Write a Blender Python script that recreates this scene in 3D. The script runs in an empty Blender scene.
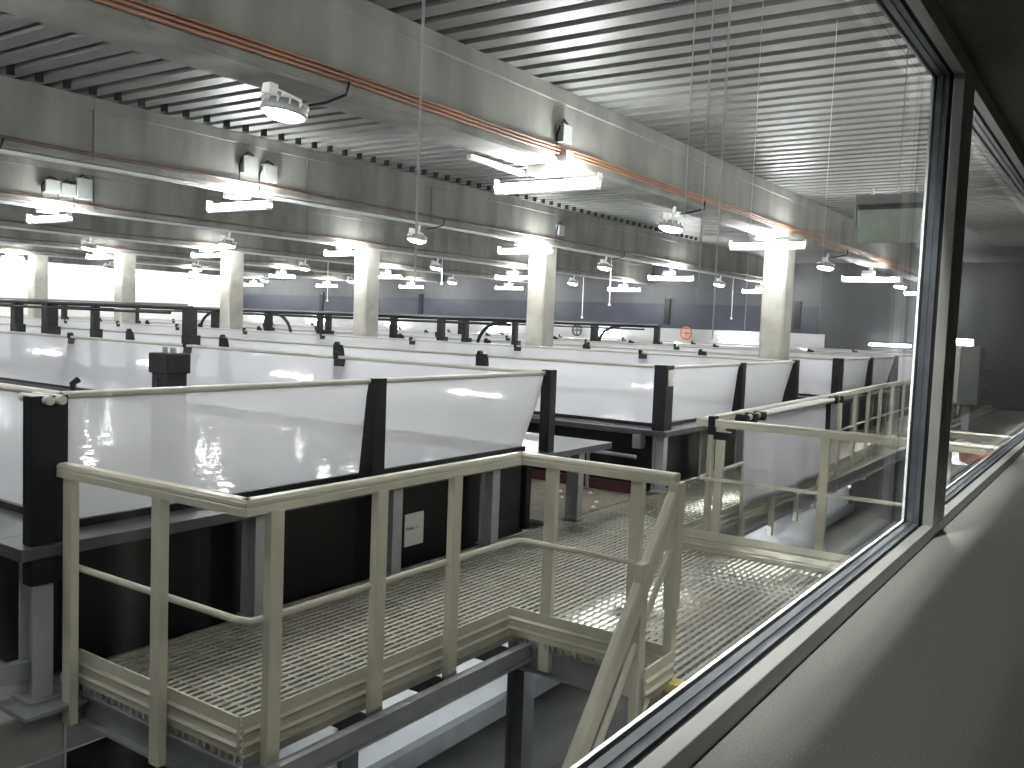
import bpy, bmesh, math, random
from mathutils import Vector, Matrix
random.seed(7)
sc = bpy.context.scene
C = sc.collection
R = math.radians

# ------------------------------------------------------------------ camera
CAMZ = 1.866
F, YAW, PIT, ROL = 903.5, R(34.44), R(-3.926), R(2.24)
fw = Vector((math.cos(YAW)*math.cos(PIT), math.sin(YAW)*math.cos(PIT), math.sin(PIT)))
r0 = Vector((math.sin(YAW), -math.cos(YAW), 0))
u0 = r0.cross(fw)
rt = math.cos(ROL)*r0 + math.sin(ROL)*u0
up = -math.sin(ROL)*r0 + math.cos(ROL)*u0
cam = bpy.data.cameras.new('camera')
cam.sensor_width = 36; cam.lens = F*36/1024; cam.clip_start = .02; cam.clip_end = 200
co = bpy.data.objects.new('camera', cam); C.objects.link(co)
m3 = Matrix((rt, up, -fw)).transposed()
co.matrix_world = Matrix.Translation((0, 0, CAMZ)) @ m3.to_4x4()
sc.camera = co

# ------------------------------------------------------------------ world, exposure
w = bpy.data.worlds.new('world'); sc.world = w; w.use_nodes = True
w.node_tree.nodes['Background'].inputs[0].default_value = (.5, .55, .6, 1)
w.node_tree.nodes['Background'].inputs[1].default_value = .02
sc.view_settings.view_transform = 'Standard'; sc.view_settings.look = 'None'
sc.view_settings.exposure = 2.15; sc.view_settings.gamma = 1; sc.view_settings.use_curve_mapping = False
LAMP_TUBE = 62.0      # radiance of the linear lamps
LAMP_DISC = 60.0      # radiance of the round lamps
cy = sc.cycles
cy.use_denoising = True; cy.max_bounces = 9; cy.diffuse_bounces = 5; cy.glossy_bounces = 4
cy.transmission_bounces = 6; cy.transparent_max_bounces = 24; cy.sample_clamp_indirect = 6; cy.blur_glossy = .6
cy.caustics_reflective = False; cy.caustics_refractive = False

# ------------------------------------------------------------------ materials
def N(nt, t, **k):
    n = nt.nodes.new(t)
    for a, b in k.items(): setattr(n, a, b)
    return n
def mat(name, col, rough=.5, metal=0, spec=.5, noise=0, nscale=6, stretch=(1, 1, 1), bump=0, bscale=30, detail=6, lo=.35, hi=.65):
    m = bpy.data.materials.new(name); m.use_nodes = True; nt = m.node_tree; b = nt.nodes['Principled BSDF']
    b.inputs['Base Color'].default_value = (*col, 1); b.inputs['Roughness'].default_value = rough
    b.inputs['Metallic'].default_value = metal; b.inputs['Specular IOR Level'].default_value = spec
    tc = N(nt, 'ShaderNodeTexCoord'); mp = N(nt, 'ShaderNodeMapping'); mp.inputs['Scale'].default_value = stretch
    g = N(nt, 'ShaderNodeNewGeometry'); nt.links.new(g.outputs['Position'], mp.inputs['Vector'])
    if noise:
        t = N(nt, 'ShaderNodeTexNoise'); t.inputs['Scale'].default_value = nscale; t.inputs['Detail'].default_value = detail
        nt.links.new(mp.outputs[0], t.inputs['Vector'])
        r = N(nt, 'ShaderNodeValToRGB'); r.color_ramp.elements[0].position = lo; r.color_ramp.elements[1].position = hi
        r.color_ramp.elements[0].color = (*[c*(1-noise) for c in col], 1); r.color_ramp.elements[1].color = (*[min(1, c*(1+noise)) for c in col], 1)
        nt.links.new(t.outputs['Fac'], r.inputs[0]); nt.links.new(r.outputs[0], b.inputs['Base Color'])
    if bump:
        t2 = N(nt, 'ShaderNodeTexNoise'); t2.inputs['Scale'].default_value = bscale; t2.inputs['Detail'].default_value = 4
        nt.links.new(mp.outputs[0], t2.inputs['Vector'])
        bp = N(nt, 'ShaderNodeBump'); bp.inputs['Strength'].default_value = bump; bp.inputs['Distance'].default_value = .01
        nt.links.new(t2.outputs['Fac'], bp.inputs['Height']); nt.links.new(bp.outputs[0], b.inputs['Normal'])
    return m
def emit(name, col, s):
    m = bpy.data.materials.new(name); m.use_nodes = True; nt = m.node_tree; b = nt.nodes['Principled BSDF']
    b.inputs['Base Color'].default_value = (*col, 1)
    b.inputs['Emission Color'].default_value = (*col, 1); b.inputs['Emission Strength'].default_value = s
    n = N(nt, 'ShaderNodeTexNoise'); n.inputs['Scale'].default_value = 3
    r = N(nt, 'ShaderNodeMapRange'); r.inputs[3].default_value = .97; r.inputs[4].default_value = 1.0
    nt.links.new(n.outputs['Fac'], r.inputs[0]); nt.links.new(r.outputs[0], b.inputs['Roughness'])
    return m
M = {}
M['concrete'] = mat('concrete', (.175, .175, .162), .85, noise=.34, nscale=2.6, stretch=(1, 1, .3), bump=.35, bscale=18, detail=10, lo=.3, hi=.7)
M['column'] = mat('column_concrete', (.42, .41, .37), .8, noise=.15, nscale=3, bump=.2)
M['deck'] = mat('galvanised_deck', (.142, .145, .139), .5, metal=.0, spec=.4, noise=.08, nscale=2)
M['white_wall'] = mat('white_wall', (.80, .80, .78), .7, noise=.04, nscale=1)
M['dado'] = mat('pale_dado', (.50, .50, .50), .6, noise=.08, nscale=1)
M['grey_wall'] = mat('grey_panel_wall', (.065, .067, .073), .6, noise=.1, nscale=1.2, stretch=(1, 3, .1))
M['blue_band'] = mat('dark_blue_panel', (.022, .025, .042), .5, noise=.2, nscale=2)
M['floor'] = mat('lower_floor_rubber', (.045, .047, .045), .55, noise=.3, nscale=2.5, bump=.2)
M['pale_floor'] = mat('pale_floor_coating', (.55, .53, .52), .5, noise=.08, nscale=3)
M['green_floor'] = mat('dark_green_floor', (.018, .035, .032), .3, noise=.4, nscale=3)
M['plinth'] = mat('plinth_concrete', (.24, .235, .24), .7, noise=.15, nscale=4, bump=.2)
M['joint_dark'] = mat('dark_joint', (.13, .13, .12), .9, noise=.1)
M['joint'] = mat('joint_mortar', (.40, .40, .41), .7, noise=.1)
M['cream'] = mat('cream_grp', (.52, .505, .42), .42, noise=.05, nscale=8, bump=.05)
M['grating'] = mat('grating_grp', (.36, .35, .30), .5, noise=.14, nscale=7, bump=.2, bscale=60)
M['steel'] = mat('grey_steel', (.27, .28, .30), .38, metal=.3, noise=.12, nscale=5)
M['steel_leg'] = mat('grey_leg', (.36, .37, .39), .42, metal=.2, noise=.1, nscale=5)
M['black'] = mat('black_plastic', (.006, .0065, .009), .42, spec=.25, noise=.25, nscale=9)
M['black_side'] = mat('black_tank_wall', (.004, .004, .005), .3, spec=.25, noise=.3, nscale=5)
M['ledge'] = mat('dark_ledge', (.055, .058, .065), .28, noise=.25, nscale=6, bump=.05)
M['rim'] = mat('rim_tube', (.50, .49, .44), .4, noise=.05)
M['copper'] = mat('orange_conduit', (.27, .14, .085), .45, noise=.25, nscale=5, stretch=(.3, 1, 1))
M['redpipe'] = mat('dull_red_conduit', (.11, .07, .058), .5, noise=.3, nscale=4)
M['white_metal'] = mat('white_painted_metal', (.70, .70, .69), .4, noise=.04)
M['tray'] = mat('pale_cable_tray', (.42, .42, .42), .5, noise=.06)
M['box_grey'] = mat('grey_box', (.24, .25, .245), .5, noise=.06)
M['alu'] = mat('aluminium_frame', (.46, .46, .45), .42, metal=.25, noise=.06, nscale=6)
M['bead'] = mat('glazing_bead', (.20, .22, .25), .35, metal=.4, noise=.12, nscale=3, stretch=(4, 4, 4))
M['spacer'] = mat('white_spacer', (.82, .83, .84), .4, noise=.02)
M['gasket'] = mat('black_gasket', (.01, .01, .01), .7, noise=.2)
M['sill'] = mat('speckled_grey_sill', (.27, .27, .255), .6, noise=.22, nscale=260, detail=2, lo=.3, hi=.7, bump=.04, bscale=200)
M['corridor'] = mat('corridor_paint', (.16, .155, .145), .85, noise=.08, nscale=40, detail=3)
M['paper'] = mat('white_paper', (.62, .60, .58), .7, noise=.03)
M['ink'] = mat('grey_ink', (.18, .18, .2), .7, noise=.05)
M['white_sheet'] = mat('white_sheeting', (.86, .88, .93), .5, noise=.03, bump=.25, bscale=7)
M['mat'] = mat('brown_rubber_mat', (.21, .19, .15), .8, noise=.2, nscale=12)
M['crumb'] = mat('white_crumbs', (.85, .85, .8), .6, noise=.05)
M['dark_red'] = mat('dark_red_pipe', (.05, .012, .016), .5, noise=.2)
M['yellow'] = mat('yellow_tape', (.70, .60, .16), .5, noise=.2, nscale=20)
M['orange'] = mat('orange_float', (.75, .20, .08), .5, noise=.1)
M['green_panel'] = mat('pale_green_panel', (.38, .44, .39), .4, noise=.1, nscale=5)
M['tube'] = emit('lamp_tube_glow', (1, .99, .98), LAMP_TUBE)
M['disc'] = emit('flood_lens_glow', (1, .99, .98), LAMP_DISC)
M['tube_dim'] = emit('added_wall_lamp_glow', (1, .99, .97), 17.0)
M['tube_low'] = emit('added_low_lamp_glow', (.93, .96, 1), 16.0)
M['tube_mid'] = emit('added_wall_lamp_glow_strong', (1, .99, .97), 60.0)
M['corridor_glow'] = emit('corridor_fill_glow', (1, .97, .92), 7.5)
M['far_strip'] = emit('far_strip_glow', (1, 1, 1), 16)

def schlick(nt, f0=.04, k=1.0):
    """facing-angle reflectance that is the same from both sides of a thin sheet"""
    g = N(nt, 'ShaderNodeNewGeometry'); d = N(nt, 'ShaderNodeVectorMath', operation='DOT_PRODUCT')
    nt.links.new(g.outputs['Normal'], d.inputs[0]); nt.links.new(g.outputs['Incoming'], d.inputs[1])
    def mt(op, a, b=None):
        m = N(nt, 'ShaderNodeMath', operation=op); m.use_clamp = False
        for i, v in enumerate((a, b)):
            if v is None: continue
            if isinstance(v, (int, float)): m.inputs[i].default_value = v
            else: nt.links.new(v, m.inputs[i])
        return m.outputs[0]
    c = mt('ABSOLUTE', d.outputs['Value']); q = mt('POWER', mt('SUBTRACT', 1.0, c), 5.0)
    return mt('MULTIPLY', mt('ADD', mt('MULTIPLY', q, 1-f0), f0), k)
def film_mat(name, tr, col, transl=.5, rough=.08):
    m = bpy.data.materials.new(name); m.use_nodes = True; nt = m.node_tree; nt.nodes.clear()
    o = N(nt, 'ShaderNodeOutputMaterial')
    g = N(nt, 'ShaderNodeNewGeometry')
    t = N(nt, 'ShaderNodeTexNoise'); t.inputs['Scale'].default_value = 5; nt.links.new(g.outputs['Position'], t.inputs['Vector'])
    bp = N(nt, 'ShaderNodeBump'); bp.inputs['Strength'].default_value = .12; bp.inputs['Distance'].default_value = .01
    nt.links.new(t.outputs['Fac'], bp.inputs['Height'])
    d = N(nt, 'ShaderNodeBsdfDiffuse'); d.inputs[0].default_value = (*col, 1)
    l = N(nt, 'ShaderNodeBsdfTranslucent'); l.inputs[0].default_value = (*col, 1)
    a = N(nt, 'ShaderNodeMixShader'); a.inputs[0].default_value = transl
    nt.links.new(d.outputs[0], a.inputs[1]); nt.links.new(l.outputs[0], a.inputs[2])
    x = N(nt, 'ShaderNodeBsdfTransparent'); x.inputs[0].default_value = (.95, .96, .97, 1)
    b = N(nt, 'ShaderNodeMixShader'); b.inputs[0].default_value = tr
    nt.links.new(a.outputs[0], b.inputs[1]); nt.links.new(x.outputs[0], b.inputs[2])
    gl = N(nt, 'ShaderNodeBsdfGlossy'); gl.inputs['Roughness'].default_value = rough; nt.links.new(bp.outputs[0], gl.inputs['Normal'])
    c = N(nt, 'ShaderNodeMixShader'); nt.links.new(schlick(nt), c.inputs[0])
    nt.links.new(b.outputs[0], c.inputs[1]); nt.links.new(gl.outputs[0], c.inputs[2]); nt.links.new(c.outputs[0], o.inputs[0])
    return m
M['film'] = film_mat('translucent_film', .28, (.905, .905, .95), .34, .03)
M['cloth'] = film_mat('pale_blue_cloth', .0, (.95, .95, .99), .55, .5)
def glass_mat():
    m = bpy.data.materials.new('window_glass'); m.use_nodes = True; nt = m.node_tree; nt.nodes.clear()
    o = N(nt, 'ShaderNodeOutputMaterial'); x = N(nt, 'ShaderNodeBsdfTransparent'); x.inputs[0].default_value = (.97, .985, .98, 1)
    gl = N(nt, 'ShaderNodeBsdfGlossy'); gl.inputs['Roughness'].default_value = .02
    g = N(nt, 'ShaderNodeNewGeometry'); mp = N(nt, 'ShaderNodeMapping'); mp.inputs['Scale'].default_value = (1, 1, .02)
    nt.links.new(g.outputs['Position'], mp.inputs[0])
    # dried drips and dust on the pane: vertical streaks that scatter a little light
    t = N(nt, 'ShaderNodeTexNoise'); t.inputs['Scale'].default_value = 26; t.inputs['Detail'].default_value = 3; nt.links.new(mp.outputs[0], t.inputs['Vector'])
    rp = N(nt, 'ShaderNodeValToRGB'); rp.color_ramp.elements[0].position = .52; rp.color_ramp.elements[1].position = .85
    rp.color_ramp.elements[0].color = (.0, .0, .0, 1); rp.color_ramp.elements[1].color = (.018, .018, .018, 1)
    nt.links.new(t.outputs['Fac'], rp.inputs[0])
    tl = N(nt, 'ShaderNodeBsdfTranslucent'); tl.inputs[0].default_value = (.8, .82, .82, 1)
    a = N(nt, 'ShaderNodeMixShader'); nt.links.new(rp.outputs[0], a.inputs[0]); nt.links.new(x.outputs[0], a.inputs[1]); nt.links.new(tl.outputs[0], a.inputs[2])
    b = N(nt, 'ShaderNodeMixShader'); nt.links.new(schlick(nt, .035, .8), b.inputs[0]); nt.links.new(a.outputs[0], b.inputs[1]); nt.links.new(gl.outputs[0], b.inputs[2])
    nt.links.new(b.outputs[0], o.inputs[0]); return m
M['glass'] = glass_mat()
M['streak'] = film_mat('dried_drip', .72, (.85, .87, .87), .7, .4)
def water_mat():
    m = mat('tank_water', (.16, .17, .175), .02, spec=.9)
    nt = m.node_tree; b = nt.nodes['Principled BSDF']
    g = N(nt, 'ShaderNodeNewGeometry'); t = N(nt, 'ShaderNodeTexNoise'); t.inputs['Scale'].default_value = 5; t.inputs['Detail'].default_value = 2
    nt.links.new(g.outputs['Position'], t.inputs['Vector'])
    bp = N(nt, 'ShaderNodeBump'); bp.inputs['Strength'].default_value = .2; bp.inputs['Distance'].default_value = .02
    nt.links.new(t.outputs['Fac'], bp.inputs['Height']); nt.links.new(bp.outputs[0], b.inputs['Normal'])
    return m
M['water'] = water_mat()

# ------------------------------------------------------------------ mesh helpers
class MB:
    def __init__(s): s.v = []; s.f = []; s.sm = []
    def add(s, vs, fs, smooth=False):
        o = len(s.v); s.v += [tuple(v) for v in vs]
        for f in fs: s.f.append([o+i for i in f]); s.sm.append(smooth)
        return s
    def box(s, x0, x1, y0, y1, z0, z1):
        x0, x1 = min(x0, x1), max(x0, x1); y0, y1 = min(y0, y1), max(y0, y1); z0, z1 = min(z0, z1), max(z0, z1)
        return s.add([(x0, y0, z0), (x1, y0, z0), (x1, y1, z0), (x0, y1, z0), (x0, y0, z1), (x1, y0, z1), (x1, y1, z1), (x0, y1, z1)],
              [(0, 3, 2, 1), (4, 5, 6, 7), (0, 1, 5, 4), (1, 2, 6, 5), (2, 3, 7, 6), (3, 0, 4, 7)])
    def sweep(s, prof, a, b, side=None, caps=True, smooth=False):
        """extrude closed 2-D profile (u = sideways, v = up-ish) from a to b"""
        a = Vector(a); b = Vector(b); d = (b-a).normalized()
        if side is None:
            side = Vector((0, 0, 1)).cross(d)
            if side.length < 1e-4: side = Vector((1, 0, 0))
        side = Vector(side).normalized(); upv = d.cross(side).normalized()
        n = len(prof); vs = [a+side*u+upv*v for u, v in prof] + [b+side*u+upv*v for u, v in prof]
        fs = [(i, (i+1) % n, n+(i+1) % n, n+i) for i in range(n)]
        if caps: fs += [tuple(range(n))[::-1], tuple(range(n, 2*n))]
        return s.add(vs, fs, smooth)
    def tube(s, pts, r, n=10):
        pts = [Vector(p) for p in pts]; rings = []
        for i, p in enumerate(pts):
            d = (pts[min(i+1, len(pts)-1)]-pts[max(i-1, 0)]).normalized()
            sd = d.cross(Vector((0, 0, 1)))
            if sd.length < 1e-3: sd = Vector((1, 0, 0))
            sd.normalize(); uv = sd.cross(d)
            rings.append([p+sd*r*math.cos(2*math.pi*k/n)+uv*r*math.sin(2*math.pi*k/n) for k in range(n)])
        vs = [v for rg in rings for v in rg]; fs = []
        for i in range(len(pts)-1):
            for k in range(n): fs.append((i*n+k, i*n+(k+1) % n, (i+1)*n+(k+1) % n, (i+1)*n+k))
        s.add(vs, fs, True)
        s.add(rings[0], [tuple(range(n))]); s.add(rings[-1], [tuple(range(n))[::-1]])
        return s
    def lathe(s, c, prof, n=24, axis='z'):
        """profile of (radius, height) turned about c"""
        vs = []
        for r_, h in prof:
            for k in range(n):
                a = 2*math.pi*k/n; vs.append((c[0]+r_*math.cos(a), c[1]+r_*math.sin(a), c[2]+h))
        fs = [(i*n+k, i*n+(k+1) % n, (i+1)*n+(k+1) % n, (i+1)*n+k) for i in range(len(prof)-1) for k in range(n)]
        s.add(vs, fs, True)
        s.add(vs[:n], [tuple(range(n))[::-1]]); s.add(vs[-n:], [tuple(range(n))]); return s
    def build(s, name, m, parent=None, bevel=0, loc=None):
        me = bpy.data.meshes.new(name); org = Vector(loc) if loc else Vector((0, 0, 0))
        me.from_pydata([tuple(Vector(v)-org) for v in s.v], [], s.f)
        bm = bmesh.new(); bm.from_mesh(me)
        bmesh.ops.recalc_face_normals(bm, faces=bm.faces)
        bm.to_mesh(me); bm.free()
        for p, sm in zip(me.polygons, s.sm): p.use_smooth = sm
        me.materials.append(M[m] if isinstance(m, str) else m)
        o = bpy.data.objects.new(name, me); C.objects.link(o); o.location = org
        if bevel:
            b = o.modifiers.new('bevel', 'BEVEL'); b.width = bevel; b.segments = 2; b.limit_method = 'ANGLE'
        if parent is not None:
            o.parent = parent; o.location = org - Vector(parent.location)
        return o
def tag(o, label=None, cat=None, group=None, kind=None):
    if label: o['label'] = label
    if cat: o['category'] = cat
    if group: o['group'] = group
    if kind: o['kind'] = kind
    return o
def empty(name, loc, label, cat, group=None):
    o = bpy.data.objects.new(name, None); C.objects.link(o); o.location = loc; o.empty_display_size = .1
    return tag(o, label, cat, group)
def copy_tree(o, parent=None):
    c = o.copy(); C.objects.link(c)
    if parent is not None: c.parent = parent
    for ch in list(o.children): copy_tree(ch, c)
    return c
def B(*a): return MB().box(*a)
ORD = ['first', 'second', 'third', 'fourth', 'fifth', 'sixth', 'seventh', 'eighth', 'ninth', 'tenth', 'eleventh', 'twelfth', 'thirteenth', 'fourteenth', 'fifteenth', 'sixteenth', 'seventeenth', 'eighteenth']

# ------------------------------------------------------------------ structure: the hall
FZ = -1.5; EX = 29.6; NY = 36.8; WX = -7.0; TOP = 4.45
GY = .55; SZ = CAMZ-.62; OX = 3.013; OZ0 = CAMZ-.578; OZ1 = CAMZ+.792
tag(B(WX, EX+.2, .575, NY+.2, FZ-.2, FZ).build('floor', 'floor'), kind='structure')
tag(B(WX, EX, NY, NY+.2, FZ, TOP).build('wall_north', 'white_wall'), kind='structure')
tag(B(EX, EX+.2, .62, NY+.2, FZ, TOP).build('wall_east', 'grey_wall'), kind='structure')
tag(B(WX-.2, WX, .62, NY, FZ, TOP).build('wall_west', 'grey_wall'), kind='structure')
s = MB()
s.box(WX, EX, 0, .575, FZ, SZ); s.box(WX, EX, 0, .575, OZ1+.055, TOP)
s.box(WX, -2.6, 0, .575, SZ, OZ1+.055); s.box(9.2, EX, 0, .575, SZ, OZ1+.055)
tag(s.build('wall_south', 'corridor'), kind='structure')
# the east wall carries a white dado and a dark blue band
tag(B(EX-.04, EX, 8.2, NY, FZ, 1.86).build('trim_1', 'dado'), kind='structure')
tag(B(EX-.06, EX, 8.45, NY, 1.87, 2.72).build('trim_2', 'blue_band'), kind='structure')
s = MB()
for y in (9.0, 13.6, 19.3, 25, 31): s.box(EX-.1, EX-.05, y, y+.22, 2.0, 2.9)
tag(s.build('trim_3', 'black'), kind='structure')
# corrugated roof deck: ribs run away from the window
DZ = 4.12
def deck():
    mb = MB(); p = .28; x = -6.9; prof = []
    while x < EX-.1:
        prof += [(x, DZ), (x+.17, DZ), (x+.19, DZ+.085), (x+.26, DZ+.085)]
        x += p
    prof.append((x, DZ))
    y0, y1 = .3, NY
    vs = [(a, y0, z) for a, z in prof]+[(a, y1, z) for a, z in prof]; n = len(prof)
    mb.add(vs, [(i, i+1, n+i+1, n+i) for i in range(n-1)])
    mb.box(WX, EX, y0, y1, DZ+.18, DZ+.22)
    return mb
ceil_ = tag(deck().build('ceiling', 'deck'), kind='structure')
for bay, n0, n1 in ((9.08, 38, 100), (13.9, 52, 88)):
    for i in range(n0, n1):
        x = -6.9+.28*i
        B(x+.19, x+.255, bay, bay+.04, DZ-.07, DZ+.084).build('rib_closure', 'black', ceil_)
# corridor side
tag(B(WX, 10, -2.6, 0, .2, .3).build('floor_corridor', 'corridor'), kind='structure')
tag(B(WX, 10, -2.6, 0, 3.0, 3.1).build('ceiling_corridor', 'corridor'), kind='structure')
tag(B(WX, 10, -2.7, -2.6, .2, 3.1).build('wall_corridor_back', 'corridor'), kind='structure')
tag(B(WX-.1, WX, -2.7, 0, .2, 3.1).build('wall_corridor_west', 'corridor'), kind='structure')
tag(B(10, 10.1, -2.7, 0, .2, 3.1).build('wall_corridor_east', 'corridor'), kind='structure')
tag(B(-2.6, 9.2, -.02, .474, SZ, SZ+.004).build('trim_4', 'sill'), kind='structure')

# windows: frame, glass, bead, gasket, spacer
def window(name, x0, x1, outer0, outer1):
    root = bpy.data.objects.new(name, None); C.objects.link(root); root['kind'] = 'structure'; root.location = ((x0+x1)/2, GY, OZ0)
    zb, zt = SZ, OZ1+.055
    def ring(y0, y1, inset, name, m, o0=None, o1=None, ob=None, ot=None, bevel=0):
        a = outer0 if o0 is None else o0; b = outer1 if o1 is None else o1
        c = zb if ob is None else ob; d = zt if ot is None else ot
        mb = MB()
        mb.box(a, b, y0, y1, c, OZ0+inset); mb.box(a, b, y0, y1, OZ1-inset, d)
        mb.box(a, x0+inset, y0, y1, OZ0+inset, OZ1-inset); mb.box(x1-inset, b, y0, y1, OZ0+inset, OZ1-inset)
        return mb.build(name, m, root, bevel=bevel)
    ring(.473, .504, 0, 'frame', 'alu', bevel=.0015)
    ring(.504, .515, -.008, 'gasket', 'gasket')
    ring(.515, .532, 0, 'glazing_bead', 'bead')
    ring(.532, GY-.001, .003, 'inner_bead', 'bead')
    ring(GY+.007, GY+.014, .005, 'spacer', 'spacer')
    B(x0-.01, x1+.01, GY, GY+.006, OZ0-.01, OZ1+.01).build('glass', 'glass', root)
    return root
w1 = window('window_1', -2.5, OX, -2.6, 3.11)
w2 = window('window_2', 3.21, 9.1, 3.112, 9.2)
def px_ray(x, y): return fw+rt*((x-512)/F)-up*((y-384)/F)
# dried drips running down the outside of the first pane
def on_pane(x, y, Y=GY+.0065):
    d = px_ray(x, y); return Vector((d.x/d.y*Y, Y, CAMZ+d.z/d.y*Y))
for px, ya, yb, wd in ((424, -20, 285, 3.0), (697, -30, 218, 1.2), (715, -30, 300, 1.6), (732, -30, 340, 2.0), (763, 0, 330, .7), (837, 20, 330, .5)):
    a_ = on_pane(px, ya); X = a_.x; zt_ = min(a_.z, OZ1); s = MB()
    zb_ = zt_
    zb2 = on_pane(px-(yb-ya)*.045, yb).z
    hw = abs(on_pane(px+.5, 150).x-on_pane(px-.5, 150).x)*wd*.5
    n_ = 8
    for k in range(n_):
        za = zt_+(zb2-zt_)*k/n_; zb_ = zt_+(zb2-zt_)*(k+1)/n_; f_ = 1-.35*k/n_
        s.box(X-hw*f_, X+hw*f_, GY+.006, GY+.0064, zb_, za)
    s.build('drip_streak', 'streak', w1)

# ------------------------------------------------------------------ concrete beams and columns
BY = [4.95+4.8*k for k in range(7)]
for k, y in enumerate(BY):
    t = MB(); z0, z1 = 3.42, 4.12; y0, y1 = y-.24, y+.2
    t.sweep([(-.22, z0), (-.20, z0-.0), (.18, z0), (.20, z0+.02), (.22, z1-.13), (.24, z1-.11), (.24, z1), (-.24, z1), (-.24, z1-.11), (-.22, z1-.13)] if False else
            [(y0+.02, z0), (y1-.02, z0), (y1, z0+.02), (y1, z1-.14), (y1+.012, z1-.13), (y1+.012, z1), (y0-.012, z1), (y0-.012, z1-.13), (y0, z1-.14), (y0, z0+.02)],
            (WX, 0, 0), (EX-.1, 0, 0), side=(0, 1, 0))
    o = empty('concrete_beam', (11, y, z0), '%s concrete roof beam counted from the window' % ORD[k], 'beam', 'concrete roof beams')
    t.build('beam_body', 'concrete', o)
    if k < 3:
        j = MB()
        for px in ((145,) if k == 0 else (93, 308, 434)):
            d = px_ray(px, 110 if k == 1 else 20 if k == 0 else 190); x = d.x/d.y*y0
            j.box(x, x+.010, y0-.0135, y0+.01, z0+.02, z1)
        j.build('joint_line', 'joint_dark', o)
        for zz in ((3.52, 3.545, 3.57) if k == 0 else (3.515,)):
            pass
for k in range(7):
    y = 4.87+4.8*k
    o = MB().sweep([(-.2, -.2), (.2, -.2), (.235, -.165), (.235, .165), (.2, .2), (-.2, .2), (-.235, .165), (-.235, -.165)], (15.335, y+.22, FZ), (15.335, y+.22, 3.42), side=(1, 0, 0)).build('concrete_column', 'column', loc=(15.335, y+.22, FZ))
    tag(o, 'square pale concrete column carrying the %s roof beam from the window' % ORD[k], 'column', 'concrete columns')
# conduits along the beams
def sag(x, k): return .006*math.sin(x*1.7+k)
for k, y in enumerate(BY[:6]):
    if k == 0:
        for q, (dz, rr) in enumerate(((0, .013), (.031, .013), (.061, .011))):
            o = MB().tube([(x/2, y-.268, 3.50+dz+sag(x/2, 0)) for x in range(-13, 58)], rr, 8).build('conduit', 'copper')
            tag(o, 'orange conduit along the nearest concrete beam, %s of three' % ('lowest', 'middle', 'topmost')[q], 'pipe', 'orange conduits on the nearest beam')
    else:
        o = MB().tube([(x, y-.275, 3.51+sag(x, k)) for x in range(-6, 29)], .02, 8).build('conduit', 'redpipe')
        tag(o, 'dull red conduit running along the %s concrete beam' % ORD[k], 'pipe', 'dull red conduits')
        o = MB().sweep([(-.035, -.02), (.035, -.02), (.035, .02), (-.035, .02)], (-6.5, y-.14, 3.392), (29.2, y-.14, 3.392)).build('cable_tray', 'tray', bevel=.004)
        tag(o, 'white cable tray fixed under the %s concrete beam' % ORD[k], 'cable tray', 'white cable trays')
o = MB().sweep([(-.035, -.02), (.035, -.02), (.035, .02), (-.035, .02)], (6.9, 5.33, 3.42), (7.62, 5.2, 3.36)).build('cable_tray', 'white_metal', bevel=.004)
tag(o, 'short white bracket arm behind the nearest linear lamp', 'bracket')

# ------------------------------------------------------------------ lamps
def linear_proto():
    r_ = empty('linear_lamp', (0, 0, 0), 'x', 'lamp', 'x')
    MB().sweep([(-.05, .05), (-.035, .085), (.035, .085), (.05, .05)], (0, -.60, 0), (0, .60, 0), side=(1, 0, 0)).build('housing', 'white_metal', r_)
    MB().sweep([(.062*math.cos(a*math.pi/8), .048+.0-.075*math.sin(a*math.pi/8)) for a in range(9)], (0, -.58, 0), (0, .58, 0), side=(1, 0, 0), smooth=True).build('diffuser', 'tube', r_)
    B(-.04, .04, -.612, -.60, -.015, .07).build('end_cap', 'white_metal', r_); B(-.04, .04, .60, .612, -.015, .07).build('end_cap', 'white_metal', r_)
    B(-.12, .12, -.075, .16, .085, .17).build('mounting_box', 'white_metal', r_)
    return r_
def flood_proto():
    r_ = empty('flood_lamp', (0, 0, 0), 'x', 'lamp', 'x')
    MB().lathe((0, 0, 0), [(.12, .11), (.17, .10), (.20, .05), (.215, .0), (.19, -.012)][::-1], 28).build('housing', 'box_grey', r_)
    s = MB()
    for a in range(12):
        t = 2*math.pi*a/12; s.sweep([(-.006, 0), (.006, 0), (.006, .045), (-.006, .045)], (math.cos(t)*.07, math.sin(t)*.07, .095), (math.cos(t)*.205, math.sin(t)*.205, .05))
    s.build('cooling_fins', 'white_metal', r_)
    MB().lathe((0, 0, 0), [(.06, -.062), (.12, -.052), (.165, -.03), (.185, -.013)], 28).build('lens', 'disc', r_)
    s = MB(); s.box(-.15, -.135, -.03, .03, .03, .17); s.box(.135, .15, -.03, .03, .03, .17); s.box(-.15, .15, -.03, .03, .16, .175); s.box(-.24, -.15, -.05, .05, .1, .2); s.build('bracket', 'white_metal', r_)
    B(-.10, .12, -.05, .05, .118, .16).build('driver_box', 'white_metal', r_)
    MB().tube([(.1, 0, .14), (.16, -.01, .15), (.19, -.03, .12)], .009, 6).build('cable', 'black', r_)
    return r_
lp = linear_proto(); fp = flood_proto()
first_l = first_f = True
LX = [.95, 7.65, 14.45, 21.05, 27.75]; RX = [4.33, 11.35, 17.7, 24.4]
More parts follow.
